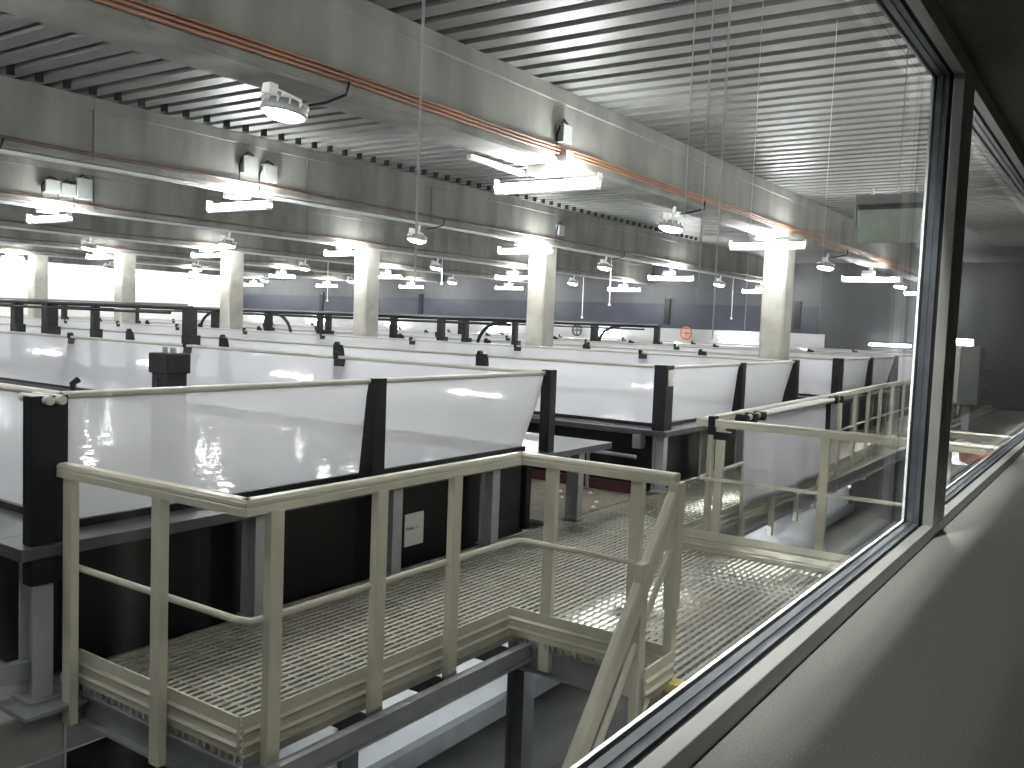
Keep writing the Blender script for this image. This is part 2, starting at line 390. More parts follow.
for k, y in enumerate(BY):
    for i, x in enumerate(LX):
        o = lp if first_l else copy_tree(lp); first_l = False
        if i == 1: x += .09*min(k, 2)
        if (k, i) == (0, 2): x = 14.2
        o.location = (x, y-.02, 3.25 if i < 3 else 3.13)
        if i >= 3: st = B(-.03, .03, -.03, .03, .165, .285).build('stem', 'white_metal'); st.parent = o
        tag(o, 'glowing linear lamp, %s from the left under the %s beam from the window' % (ORD[i], ORD[k]), 'lamp', 'linear lamps under the beams')
    for i, x in enumerate(RX):
        o = fp if first_f else copy_tree(fp); first_f = False
        if (k, i) == (0, 1): x = 10.7
        o.location = (x, y+.03, 3.25 if (k, i) == (0, 0) else 3.14)
        if (k, i) != (0, 0): st = B(-.02, .02, -.02, .02, .17, .35).build('stem', 'white_metal'); st.parent = o
        tag(o, 'round flood lamp, %s from the left under the %s beam from the window' % (ORD[i], ORD[k]), 'lamp', 'round flood lamps under the beams')
        o.scale = (.78, .78, .78)
        if (k, i) == (0, 0): o.rotation_euler = Matrix.Rotation(R(9), 3, Vector((math.cos(R(49)), math.sin(R(49)), 0))).to_euler()
        if k < 2 and i < 3:
            c_ = MB().tube([(x+.20, y, 3.34), (x+.25, y-.12, 3.36), (x+.27, y-.30, 3.40), (x+.29, y-.29, 3.44), (x+.31, y-.285, 3.50)], .011, 6).build('lamp_cable', 'black', loc=(x+.2, y, 3.4))
            tag(c_, 'black cable from the conduit to the %s flood lamp of the %s beam' % (ORD[i], ORD[k]), 'cable', 'black lamp cables')
# added unseen linear lamps above the panes to light the near side
for q, x in enumerate((-2.3, 1.3, 4.9, 8.5, 12.1, 17, 22)):
    o = copy_tree(lp)
    for ch in o.children:
        if ch.name.startswith('diffuser'): ch.data = ch.data.copy(); ch.data.materials[0] = M['tube_dim'] if 0 < q < 3 else M['tube_mid']
    o.location = (x, .72, 3.42); o.rotation_euler = (0, 0, R(90))
    tag(o, 'added linear lamp on the wall above the panes, %s from the left, unseen' % ORD[q], 'lamp', 'added linear wall lamps')
o = B(WX+.01, EX-.1, .578, .80, 3.59, 3.72).build('lamp_ledge', 'concrete'); tag(o, 'concrete ledge along the window wall carrying the added wall lamps', 'ledge')
o.location = (0, 0, 0)
for q, (x, y, rz, lab) in enumerate(((5.3, 2.55, 90, 'added linear lamp hidden under the landing grating, nearer the stair'), (6.85, 1.9, 0, 'added linear lamp hidden under the far edge of the landing grating'), (9.3, 3.5, 90, 'added linear lamp under the walkway grating below the cloth'), (12.6, 3.55, 90, 'added linear lamp under the walkway grating just past the cloth'), (16, 3.6, 90, 'added linear lamp under the walkway grating far past the cloth'))):  # added unseen lamps that brighten the white basins below
    o = copy_tree(lp)
    for ch in o.children:
        if ch.name.startswith('diffuser'): ch.data = ch.data.copy(); ch.data.materials[0] = M['tube_low']
    o.location = (x, y, -.203); o.rotation_euler = (0, 0, R(rz)); tag(o, lab, 'lamp', 'added linear lamps under the walkway')
for q, x in enumerate((14, 18.5, 23, 27.5)):  # added lamp row to brighten the far white wall
    o = copy_tree(lp); o.location = (x, NY-.9, 3.25); st = B(-.02, .02, -.02, .02, .168, .865).build('stem', 'white_metal'); st.parent = o; tag(o, 'added linear lamp before the far white wall, %s from the left' % ORD[q], 'lamp', 'added linear lamps before the far white wall')
for q, x in enumerate((-.4, 2.3, 3.9, 6.7, 9.5)):  # added unseen spots that throw the light band onto the sill
    o = empty('fill_downlight', (x, .64, 3.5), 'small downlight added on the wall above the panes, %s from the left, unseen' % ORD[q], 'lamp', 'added downlights above the panes')
    MB().lathe((x, .645, 3.42), [(.045, .0), (.05, .02), (.05, .12), (.02, .14)], 16).build('lamp_can', 'white_metal', o)
    B(x-.02, x+.02, .576, .61, 3.50, 3.54).build('bracket', 'white_metal', o)
    l = bpy.data.lights.new('fill_beam', 'SPOT'); l.energy = 235; l.spot_size = R(75); l.spot_blend = .6; l.shadow_soft_size = .035; l.color = (1, .98, .94)
    lo = bpy.data.objects.new('fill_beam', l); C.objects.link(lo); lo.location = (0, .008, -.10); lo.rotation_euler = (-R(14), 0, 0); lo.parent = o
# added dim corridor lamp, unseen, to lift the sill and soffit
o = empty('corridor_fill', (-3.5, -1.4, 2.98), 'added dim round ceiling lamp, unseen in the corridor behind the viewer', 'lamp')
MB().lathe((-3.5, -1.4, 2.93), [(.16, 0), (.18, .03), (.18, .07)], 20).build('lamp_shade', 'corridor_glow', o)
# junction boxes on beam faces
def jbox(x, y, z, w_, h, lab):
    o = empty('junction_box', (x, y, z), lab, 'electrical box', 'junction boxes on the beams')
    B(x-w_/2, x+w_/2, y-.09, y, z, z+h).build('box_body', 'box_grey', o, bevel=.006)
    MB().tube([(x-w_*.5-.02, y-.03, z-.14), (x-w_*.5-.035, y-.04, z+h*.4), (x-w_*.45, y-.045, z+h*.9), (x-w_*.1, y-.05, z+h+.05), (x+w_*.3, y-.05, z+h+.02), (x+w_*.3, y-.05, z+h-.01)], .012, 8).build('cable_loop', 'black', o)
F0 = BY[0]-.24
jbox(7.52, F0, 3.60, .16, .17, 'pale junction box with a black cable loop above the nearest linear lamp')
o = empty('junction_box', (7.58, F0, 3.43), 'small white sensor box just under the orange conduits by the lamp', 'electrical box', 'junction boxes on the beams')
B(7.50, 7.62, F0-.1, F0, 3.42, 3.53).build('box_body', 'white_metal', o, bevel=.008)
for q, (px, k, z, w_, h) in enumerate(((246, 1, 3.62, .22, .22), (266, 1, 3.56, .22, .22), (50, 2, 3.62, .24, .2), (66, 2, 3.6, .24, .2), (82, 2, 3.58, .26, .34), (560, 1, 3.6, .2, .2))):
    yy = BY[k]-.24; d = px_ray(px, 190); X = d.x/d.y*yy
    jbox(X, yy, z, w_, h, 'grey junction box on the %s beam, %s of the grey boxes in view' % (ORD[k], ORD[q]))

# glowing strips for the bright lines low on the far east wall
for q, y in enumerate((39, 35.4, 31.4, 26.4, 21, 16.1, 11.1, 6.2)):
    if y > NY: continue
    o = empty('wall_strip', (EX-.1, y, 1.6), 'bright strip low on the far wall, %s from the far corner' % ORD[q], 'lamp', 'bright strips on the far wall')
    MB().sweep([(-.03, -.03), (.03, -.03), (.03, .03), (-.03, .03)], (EX-.14, y-.6, 1.6), (EX-.14, y+.6, 1.6)).build('strip_tube', 'far_strip', o)
    B(EX-.105, EX-.04, y-.62, y+.62, 1.56, 1.66).build('strip_holder', 'white_metal', o)

# pull cords with little weights hanging from the lamps
for px, k, yb, lab in ((611, 1, 304, 'short white pull cord midway between the two nearest concrete columns'), (584, 2, 317, 'long white pull cord just right of the second nearest concrete column'), (734, 1, 318, 'thin white pull cord just left of the nearest concrete column'), (442, 2, 283, 'thin white pull cord between the second and third nearest concrete columns'), (328, 3, 300, 'thin white pull cord just left of the third nearest concrete column')):
    y = BY[k]+.05; d = px_ray(px, 270); X = d.x/d.y*y; d2 = px_ray(px, yb); zb = CAMZ+d2.z/d2.y*y
    o = empty('pull_cord', (X, y, 3.42), lab, 'cord', 'white pull cords')
    MB().tube([(X, y, 3.42), (X, y, zb)], .010, 6).build('cord', 'white_metal', o)
    MB().lathe((X, y, zb-.05), [(.01, 0), (.035, .02), (.035, .05), (.01, .06)], 10).build('knob', 'white_metal', o)
for px, py, m_, lab in ((686, 333, 'orange', 'red valve wheel on a spindle before the far wall'), (577, 330, 'ledge', 'dark valve wheel on a spindle before the far wall')):
    d = px_ray(px, py); X = EX-.35; Y = d.y/d.x*X; Z = CAMZ+d.z/d.x*X
    o = empty('valve_wheel', (X, Y, Z), lab, 'valve', 'valve wheels before the far wall')
    MB().tube([(X, Y+.2*math.cos(a*math.pi/8), Z+.2*math.sin(a*math.pi/8)) for a in range(17)], .03, 6).build('wheel', m_, o)
    t_ = MB(); t_.tube([(X, Y-.2, Z), (X, Y+.2, Z)], .02, 6); t_.tube([(X, Y, Z-.2), (X, Y, Z+.2)], .02, 6); t_.build('spokes', m_, o)
    MB().tube([(X-.02, Y, Z), (EX-.04, Y, Z)], .03, 8).build('spindle', 'ledge', o)

# ------------------------------------------------------------------ tanks
RZ = 1.42; BZ = .75; TY0 = 4.33; TY1 = 33.0; LEAN = .15
def quadfilm(a, b, c, d, n=6):
    a, b, c, d = map(Vector, (a, b, c, d)); s = MB(); vs = []
    for j in range(n+1):
        for i in range(n+1):
            u, v = i/n, j/n; vs.append(a.lerp(b, u).lerp(d.lerp(c, u), v))
    s.add(vs, [(j*(n+1)+i, j*(n+1)+i+1, (j+1)*(n+1)+i+1, (j+1)*(n+1)+i) for j in range(n) for i in range(n)], True)
    return s
def wedge_post(x, y, out, w_=.125, z0=BZ-.05, z1=RZ+.02):
    """upright with a fin that widens towards its foot; out = outward unit (x,y)"""
    ox, oy = out; s = MB(); tx, ty = -oy, ox
    def P(u, o_, z): return (x+tx*u+ox*o_, y+ty*u+oy*o_, z)
    vs = [P(-w_/2, .05, z0), P(w_/2, .05, z0), P(w_/2, .05, z1), P(-w_/2, .05, z1),
          P(-w_/2, -LEAN*.55, z0), P(w_/2, -LEAN*.55, z0), P(w_/2, -.01, z1), P(-w_/2, -.01, z1)]
    s.add(vs, [(0, 1, 2, 3), (7, 6, 5, 4), (0, 4, 5, 1), (3, 2, 6, 7), (0, 3, 7, 4), (1, 5, 6, 2)])
    return s
def clamp(x, y, z):
    s = MB(); s.box(x-.03, x+.03, y-.03, y+.03, z-.03, z+.035); s.tube([(x-.035, y, z+.03), (x+.035, y, z+.03)], .022, 8)
    return s
def tank(idx, x0, x1, led_r, label):
    t = empty('fish_tank', ((x0+x1)/2, TY0, FZ), label, 'tank', 'covered fish tanks')
    xi0, xi1, yi0, yi1 = x0+LEAN, x1-LEAN, TY0+LEAN, TY1-LEAN
    ymax = TY1
    ys = [TY0+2.6*k for k in range(12) if TY0+2.6*k < TY1-1]+[TY1]
    xm = (x0+x1)/2
    # film panels
    for a, b in ((x0, xm), (xm, x1)):
        a2 = xi0 if a == x0 else a; b2 = xi1 if b == x1 else b
        quadfilm((a2, yi0, BZ), (b2, yi0, BZ), (b, TY0, RZ), (a, TY0, RZ)).build('film_panel', 'film', t)
        quadfilm((a2, yi1, BZ), (b2, yi1, BZ), (b, TY1, RZ), (a, TY1, RZ), 2).build('film_panel', 'film', t)
    for X, Xi in ((x0, xi0), (x1, xi1)):
        for a, b in zip(ys[:-1], ys[1:]):
            a2 = yi0 if a == TY0 else a; b2 = yi1 if b == TY1 else b
            quadfilm((Xi, a2, BZ), (Xi, b2, BZ), (X, b, RZ), (X, a, RZ), 3).build('film_panel', 'film', t)
    # top rails
    for p, q in (((x0, TY0), (x1, TY0)), ((x1, TY0), (x1, TY1)), ((x1, TY1), (x0, TY1)), ((x0, TY1), (x0, TY0))):
        MB().tube([(p[0], p[1], RZ), (q[0], q[1], RZ)], .02, 10).build('top_rail', 'rim', t)
    # posts
    cs = MB()
    for X, sx in ((x0, -1), (x1, 1)):
        for y in ys[1:-1]:
            wedge_post(X, y, (sx, 0), .16).build('post', 'black', t)
            cs.add(*[(c.v, c.f) for c in (clamp(X, y+.05, RZ+.01),)][0])
    wedge_post(xm, TY0, (0, -1)).build('post', 'black', t)
    # corner posts
    pr = x1
    if idx == 0:
        s = MB(); s.box(x0-.20, x0-.02, TY0-.10, TY0-.02, .52, RZ+.01)
        s.build('corner_post', 'black', t, bevel=.004)
        s = MB(); s.box(x0-.06, x0-.01, TY0-.02, TY0+.06, BZ, RZ-.02); s.build('corner_post', 'black', t)
        for xx in (x0-.13, x0-.07):
            MB().tube([(xx, TY0-.14, RZ-.01), (xx, TY0+.12, RZ-.01)], .022, 10).build('clamp', 'rim', t)
        MB().tube([(x0+.09, TY0+.06, RZ-.01), (x0+.09, TY0+.06, RZ+.05), (x0+.12, TY0+.06, RZ+.07)], .018, 8).build('hook', 'black', t)
    else:
        s = MB(); s.box(x0-.20, x0-.0, TY0-.08, TY0-.03, BZ-.06, RZ+.03); s.box(x0-.20, x0-.02, TY0-.03, TY0+.07, BZ-.06, RZ+.03)
        s.build('corner_post', 'black', t)
    if idx == 0:
        s = MB(); s.box(x1-.05, x1+.05, TY0-.07, TY0+.03, BZ-.06, RZ+.03); s.build('corner_post', 'black', t)
    s = MB(); s.add([(x1-.02, TY0-.06, BZ-.06), (x1+.10, TY0-.06, BZ-.06), (x1+.06, TY0-.06, RZ+.03), (x1-.06, TY0-.06, RZ+.03), (x1-.10, TY0+LEAN, BZ-.06), (x1+.10, TY0+LEAN, BZ-.06), (x1+.06, TY0+.02, RZ+.03), (x1-.06, TY0+.02, RZ+.03)],
                    [(0, 1, 2, 3), (4, 7, 6, 5), (0, 4, 5, 1), (3, 2, 6, 7), (0, 3, 7, 4), (1, 5, 6, 2)])
    if idx: s.build('corner_post', 'black', t)
    cs.build('rail_clamps', 'black', t)
    # ledge round the basin
    L = .22; lx0, lx1, ly0 = x0-.26, x1+led_r, TY0-.13
    s = MB(); z0, z1 = .655, .715
    s.box(lx0, lx1, ly0, yi0+.0, z0, z1); s.box(lx0, xi0, yi0, TY1+.2, z0, z1); s.box(xi1, lx1, yi0, TY1+.2, z0, z1); s.box(xi0, xi1, yi1, TY1+.2, z0, z1)
    s.build('ledge', 'ledge', t, bevel=.003)
    s = MB(); a = .02
    s.box(xi0-a, xi1+a, yi0-a-.01, yi0+.004, z1, BZ+.005); s.box(xi0-a, xi1+a, yi1, yi1+a, z1, BZ+.005); s.box(xi0-a-.01, xi0+.002, yi0, yi1, z1, BZ+.005); s.box(xi1-.002, xi1+a+.01, yi0, yi1, z1, BZ+.005)
    s.build('film_channel', 'black', t)
    # basin and water
    s = MB(); s.box(xi0, xi1, TY0+.14, TY0+.2, -.02, .655); s.box(x0-.02, x0+.06, TY0+.14, TY1, -.02, .655); s.box(x1-.06, x1+.02, TY0+.14, TY1, -.02, .655); s.box(x0, x1, TY1-.06, TY1, -.02, .655); s.box(x0, x1, TY0+.2, TY1, -.06, 0)
    s.build('basin', 'black_side', t)
    B(xi0, xi1, yi0+.02, yi1, .62, .70).build('water', 'water', t)
    # legs (I sections) in front of the basin
    lx = [x0-.13] + [x0+1.2+1.22*k for k in range(4)]
    if idx == 0: lx = [2.27, 3.6, 4.82, 6.03, 7.42]
    for X in lx:
        s = MB(); y = TY0-.03; lz = .02 if X > 2.35 or idx else -.06
        s.box(X-.05, X+.05, y-.05, y-.04, lz, .655); s.box(X-.05, X+.05, y+.07, y+.08, lz, .655); s.box(X-.006, X+.006, y-.04, y+.07, lz, .655)
        s.box(X-.075, X+.075, y-.07, y+.09, lz, lz+.012)
        s.build('leg', 'steel_leg', t)
    for X in (lx0+.06, lx1-.06):
        for y in (6.9, 9.5, 12.1):
            s = MB(); s.box(X-.04, X-.03, y-.05, y+.05, .002, .655); s.box(X+.03, X+.04, y-.05, y+.05, .002, .655); s.box(X-.03, X+.03, y-.006, y+.006, .002, .655); s.build('leg', 'steel_leg', t)
    return t
T1 = tank(0, 2.40, 6.87, 1.05, 'nearest fish tank, behind the cream railing corner, with milky film fence')
T2 = tank(1, 9.42, 14.05, .25, 'second fish tank from the left, its corner post with a white label')
T3 = tank(2, 16.65, 21.2, .25, 'third fish tank from the left, just right of the nearest concrete column')
T4 = tank(3, 23.8, 28.3, .25, 'farthest fish tank to the right, against the far wall')
# white label on the second tank's corner post
s = MB()
for k in range(7):
    a = math.pi*(k/6)-math.pi/2
vs = []
lb = MB().sweep([(.075*math.sin(math.pi*(k/8)-math.pi/2), -.03*math.cos(math.pi*(k/8)-math.pi/2)) for k in range(9)], (9.33, TY0-.082, 1.22), (9.33, TY0-.082, 1.40), side=(1, 0, 0), smooth=True)
lb.build('label_tube', 'paper', T2)['label'] = 'white label wrapped on the black corner post'
# paper notice on the side of the first tank
s = MB().box(5.14, 5.36, TY0+.128, TY0+.138, .125, .375); nt_ = s.build('paper_notice', 'paper', T1); nt_['label'] = 'white paper notice beside a grey leg'
def text(body, size, loc, rot, m, parent, name='lettering'):
    c = bpy.data.curves.new(name, 'FONT'); c.body = body; c.size = size; c.extrude = .0006
    o = bpy.data.objects.new('tmp', c); C.objects.link(o)
    dg = bpy.context.evaluated_depsgraph_get(); me = bpy.data.meshes.new_from_object(o.evaluated_get(dg))
    bpy.data.objects.remove(o); me.materials.clear(); me.materials.append(M[m])
    r_ = bpy.data.objects.new(name, me); C.objects.link(r_); r_.rotation_euler = rot; r_.parent = parent
    p = Vector(loc); q = parent
    while q is not None: p -= Vector(q.location); q = q.parent
    r_.location = p
    return r_
text('Bassin 1.1', .040, (5.152, TY0+.1265, .25), (R(90), 0, 0), 'ink', nt_)

# dark slotted shelf and pipe beside the second tank
s = MB()
for a, b in ((4.9, 5.6), (5.8, 6.6)): s.box(9.27, 9.5, a, b, .717, .722)
s.build('slot_cover', 'black_side', T2)
o = empty('drain_pipe', (8.9, 5.2, 0), 'thin grey horizontal pipe in the gap between the two nearest tanks', 'pipe')
MB().tube([(8.9, 6.2, .47), (8.9, 4.42, .44)], .022, 10).build('pipe', 'steel', o)
for yy in (5.0, 6.1): B(8.885, 8.915, yy, yy+.03, 0, .44).build('support', 'steel', o)
s = MB(); s.box(9.15, 9.27, 4.5, 4.6, .50, .655); o = s.build('control_box', 'steel', loc=(9.2, 4.56, .50), bevel=.006); tag(o, 'small grey box under the left ledge of the second tank', 'electrical box')
# crossing shelf seen on the right end of first tank
# black feeder box standing in the first tank
fb = empty('feeder_box', (3.81, 5.5, .69), 'black box with a lipped lid standing inside the nearest tank', 'feeder')
B(3.735, 3.885, 5.40, 5.59, .69, 1.50).build('box_body', 'black', fb, bevel=.006)
B(3.72, 3.905, 5.385, 5.61, 1.42, 1.56).build('lid', 'black', fb, bevel=.01)
for zz in (1.33, 1.13): B(3.728, 3.735, 5.52, 5.565, zz, zz+.055).build('latch', 'gasket', fb)
for yy in (5.44, 5.53): MB().tube([(3.80, yy, 1.55), (3.80, yy, 1.60)], .02, 10).build('inlet_stub', 'box_grey', fb)

# ------------------------------------------------------------------ feed pipes on black posts between the tanks
def pipeline(x, y0, y1, posts, wd, lab, n):
    t = empty('feed_pipeline', (x, y0, FZ), lab, 'pipe', 'black overhead feed pipes')
    MB().tube([(x, y0, 1.885), (x, (y0+y1)/2, 1.875), (x, y1, 1.89)], .035, 10).build('pipe', 'black', t)
    MB().tube([(x-.1, y0+.4, 1.80), (x-.1, y1, 1.80)], .022, 8).build('pipe', 'black', t)
    MB().tube([(x-.08, y0, 1.935), (x-.08, y1, 1.935)], .016, 8).build('rail', 'box_grey', t)
    for y, hw in posts:
        B(x-hw, x+hw, y-hw, y+hw, FZ, 1.87).build('post', 'black', t)
        B(x-hw-.004, x+hw+.004, y-hw-.08, y+hw+.004, 1.10, 1.47).build('post_clamp', 'black', t)
pipeline(8.7, 12.0, 33, [(12.05, .08), (14.65, .055), (16.1, .10), (17.25, .08), (21, .06), (24.5, .06), (28, .06)], .1, 'black overhead pipe with posts in the gap right of the nearest tank', 0)
pipeline(16.15, 10.7, 33, [(11.05, .05), (12.4, .06), (13.1, .07), (14.55, .07), (16.75, .06), (17.05, .06), (19.0, .08), (21.2, .09), (25, .07), (29, .07)], .1, 'black overhead pipe with posts along the row of concrete columns', 1)
pipeline(23.2, 11.0, 33, [(11.05, .07), (13.05, .09), (14.7, .10), (18, .07), (22, .07)], .1, 'black overhead pipe with posts beside the farthest tank', 2)
for x, y, lab, s_ in ((16.15, 18.9, 'long black hose curving down from the overhead pipe left of the second column', -1), (23.2, 12.2, 'black hose curving down from the overhead pipe near its right end', 1), (16.15, 21.0, 'short black hose curving down behind the third column', 1), (16.15, 11.3, 'short black hose hanging just left of the second column', 1)):
    pts = [(x, y, 1.87)]
    for k in range(1, 9):
        a = k/8*math.pi/2; pts.append((x-.2*math.sin(a), y-s_*(-1 if s_ < 0 else 1)*0-1.0*math.sin(a)*(1 if s_ < 0 else -.6), 1.87-.55*(1-math.cos(a))))
    o = MB().tube(pts, .04, 8).build('feed_hose', 'black', loc=pts[0]); tag(o, lab, 'hose', 'black feed hoses')
# small control handles above the far tanks
# ------------------------------------------------------------------ walkway, plinths
def grating(x0, x1, y0, y1, lab, step=.050):
    s = MB(); y = y0
    while y < y1-.01:
        s.add([(x0, y, -.038), (x1, y, -.038), (x1, y+.010, -.038), (x0, y+.010, -.038), (x0, y-.004, 0), (x1, y-.004, 0), (x1, y+.021, 0), (x0, y+.021, 0)],
              [(0, 3, 2, 1), (4, 5, 6, 7), (0, 1, 5, 4), (1, 2, 6, 5), (2, 3, 7, 6), (3, 0, 4, 7)])
        y += step
    x = x0+.02
    while x < x1:
        s.box(x, x+.012, y0, y1, -.030, -.002); x += .10
    o = s.build('floor_grating', 'grating', loc=(x0, y0, 0)); return tag(o, lab, 'grating', 'walkway gratings')
grating(2.42, 4.39, 2.95, 4.36, 'cream bar grating of the narrow walkway inside the railing corner')
grating(4.395, 7.30, 1.0, 2.945, 'cream bar grating of the wide landing beside the stair top')
grating(4.395, 7.30, 2.95, 4.36, 'cream bar grating between the nearest tank and the landing')
grating(7.305, 16.0, 3.08, 4.36, 'cream bar grating of the walkway running on behind the cloth')
grating(16.005, 29.3, 3.25, 4.36, 'cream bar grating at the far end of the walkway')
o = B(7.15, 8.98, 4.38, 11.9, -.03, .0).build('rubber_mat', 'mat', loc=(8.1, 4.4, 0)); tag(o, 'brown rubber floor mat in the gap between the two nearest tanks', 'mat')
o = B(9.02, 9.10, 4.5, 9, .0, .11).build('kerb_strip', 'dark_red', loc=(9.06, 5, 0)); tag(o, 'dark red kerb strip under the second tank', 'kerb')
crumbs = [(7.75, 4.5), (8.25, 4.95), (8.3, 4.55), (8.55, 5.15), (8.7, 4.85), (8.05, 4.45), (8.15, 4.75)]
for i, (x, y) in enumerate(crumbs):
    s = MB(); r_ = .025+.012*random.random()
    s.add([(x-r_, y, .005), (x, y-r_, .005), (x+r_, y+.01, .005), (x, y+r_, .005), (x, y, .03)], [(0, 1, 4), (1, 2, 4), (2, 3, 4), (3, 0, 4), (0, 3, 2, 1)])
    o = s.build('food_crumb', 'crumb', loc=(x, y, .005)); tag(o, 'small white crumb lying on the brown mat between the tanks', 'crumb', 'white crumbs on the brown mat')
def ibeam(a, b, lab, h=.16, w_=.10):
    t = .012
    o = MB().sweep([(-w_/2, -h), (w_/2, -h), (w_/2, -h+t), (t/2, -h+t), (t/2, -t), (w_/2, -t), (w_/2, 0), (-w_/2, 0), (-w_/2, -t), (-t/2, -t), (-t/2, -h+t), (-w_/2, -h+t)], a, b).build('support_beam', 'steel', loc=a)
    return tag(o, lab, 'steel beam', 'grey steel beams under the walkway')
ibeam((2.46, 2.8, -.04), (2.46, 4.38, -.04), 'grey steel beam under the left end of the walkway')
ibeam((2.52, 4.05, -.04), (7.3, 4.05, -.04), 'grey steel beam under the back edge of the narrow walkway')
for q, x in enumerate((3.12, 3.70, 4.30)):
    o = MB().sweep([(-.006, -.12), (.006, -.12), (.006, 0), (-.006, 0)], (x, 2.86, -.042), (x, 4.0, -.042)).build('cross_bearer', 'ledge', loc=(x, 3.4, -.1)); tag(o, 'dark cross bearer under the narrow walkway grating, %s from the railing corner' % ORD[q], 'steel beam', 'dark cross bearers')
ibeam((2.3, 2.83, -.02), (4.5, 2.83, -.02), 'grey steel beam slung outside the long railing, below its posts', .11, .05)
ibeam((4.45, .7, -.04), (4.45, 3.0, -.04), 'grey steel beam under the stair side of the landing')
ibeam((7.2, .7, -.04), (7.2, 3.1, -.04), 'grey steel beam under the far side of the landing')
ibeam((7.3, 3.16, -.04), (29, 3.16, -.04), 'grey steel beam under the walkway behind the cloth')
for x, y, lab in ((4.45, 2.9, 'dark steel stanchion under the corner of the landing'), (7.2, 2.2, 'dark steel stanchion below the far railing')):
    s = MB(); s.box(x-.06, x+.06, y-.06, y-.05, FZ, -.2); s.box(x-.06, x+.06, y+.05, y+.06, FZ, -.2); s.box(x-.006, x+.006, y-.05, y+.05, FZ, -.2)
    tag(s.build('stanchion', 'ledge', loc=(x, y, FZ)), lab, 'post', 'steel stanchions')
# concrete plinth below the left end of the tank with joint lines
pl = empty('tank_plinth', (2.3, 4.25, FZ), 'grey concrete plinth with pale joints under the left leg of the nearest tank', 'plinth')
s = MB(); s.box(.4, 2.35, 4.20, 5.0, FZ, -.085); s.build('block', 'plinth', pl, bevel=.012)
s = MB(); s.box(2.352, 3.3, 4.20, 5.0, -.335, -.085); s.build('block', 'plinth', pl, bevel=.01)
s = MB(); s.box(.4, 3.3, 4.192, 4.2, -.335, -.323); s.box(2.345, 2.357, 4.192, 4.2, FZ, -.09); s.build('joint_line', 'joint', pl)
s = MB(); s.box(2.12, 2.42, 4.12, 4.40, -.085, -.065); s.build('base_plate', 'steel', pl)
o = MB().sweep([(-.03, -.09), (.03, -.09), (.03, 0), (-.03, 0)], (-.6, 4.7, .12), (2.3, 4.36, .12)).build('support_beam', 'steel', loc=(1, 4.5, .1)); tag(o, 'grey steel rail at the far left behind the tank leg', 'steel beam', 'grey steel beams under the walkway')
o = B(1.0, 3.6, 3.1, 4.19, FZ, FZ+.02).build('floor_mat', 'green_floor', loc=(2, 3.5, FZ)); tag(o, 'dark green wet floor area below the railing corner', 'floor mat')
o = B(2.2, 4.05, .63, 2.0, FZ, FZ+.02).build('floor_mat', 'pale_floor', loc=(3, 1.5, FZ)); tag(o, 'pale floor coating at the foot of the stair', 'floor mat')
# bright white lower basins under the walkway
def lower_basin(x0, x1, lab):
    t = empty('lower_basin', ((x0+x1)/2, 4.2, FZ), lab, 'basin', 'white lower basins')
    B(x0, x1, 4.2, 4.28, -1.27, -.12).build('side_panel', 'white_sheet', t)
    B(x0-.02, x1+.02, 4.12, 4.2, -1.42, -1.27).build('base_rail', 'steel', t)
    s = MB()
    for x in (x0+.95, x1-.05): s.box(x-.07, x+.07, 4.14, 4.2, -1.27, -.08)
    s.build('upright', 'ledge', t)
    B(x0, x1, 4.28, 5.4, -.14, -.10).build('cover_sheet', 'white_sheet', t)
lower_basin(3.35, 7.6, 'long white panelled basin below the grating by the railing')
lower_basin(8.6, 12.4, 'white panelled basin under the walkway below the cloth')
lower_basin(12.6, 17.5, 'white panelled basin farther along under the walkway')
def crumple(cx, cy_, cz, rx, ry, rz, seed, m='white_sheet'):
    bm = bmesh.new(); bmesh.ops.create_icosphere(bm, subdivisions=3, radius=1)
    rr = random.Random(seed); ph = [rr.uniform(0, 6) for _ in range(6)]
    for v in bm.verts:
        p = v.co; k = 1+.10*math.sin(5*p.x+ph[0])*math.sin(4*p.y+ph[1])+.06*math.sin(9*p.z+ph[2]+3*p.x)
        v.co = Vector((p.x*rx*k, p.y*ry*k, max(p.z, -.55)*rz*k))
    s = MB(); bm.verts.index_update(); s.add([v.co+Vector((cx, cy_, cz)) for v in bm.verts], [[v.index for v in f.verts] for f in bm.faces], True); bm.free()
    return s
tag(crumple(11.3, 3.45, -.80, .95, .42, .62, 3).build('plastic_bag', 'white_sheet', loc=(11.2, 3.6, -1.2)), 'white crumpled plastic sack under the walkway by the cloth', 'bag')
tag(crumple(9.3, 2.4, FZ+.02, .12, .07, .05, 5).build('plastic_scrap', 'white_sheet', loc=(9.3, 2.4, FZ)), 'small pale scrap lying on the dark lower floor', 'scrap')

# ------------------------------------------------------------------ railings
RP = [(-.035, -.066), (.035, -.066), (.035, -.035), (.031, -.03), (.035, -.025), (.035, -.012), (.022, 0), (-.022, 0), (-.035, -.012), (-.035, -.025), (-.031, -.03), (-.035, -.035)]
TP = lambda s_: [(-.006, 0), (.006, 0), (.006, .03), (.018*1, .042), (.006, .054), (.006, .09), (.018, .102), (.006, .114), (.006, .17), (-.006, .17)]
def post(x, y, ax, parent, z0=-.17, z1=1.045, name='post'):
    s = MB(); a, b = (.036, .022) if ax == 'x' else (.022, .036)
    s.box(x-a, x+a, y-b, y+b, z0, z1); return s.build(name, 'cream', parent, bevel=.004)
def rail_seg(p, q, z, parent):
    MB().sweep(RP, (p[0], p[1], z), (q[0], q[1], z)).build('top_rail', 'cream', parent)
def mid_seg(pts, z, parent, r_=.016):
    MB().tube([(a, b, z) for a, b in pts], r_, 12).build('mid_rail', 'cream', parent)
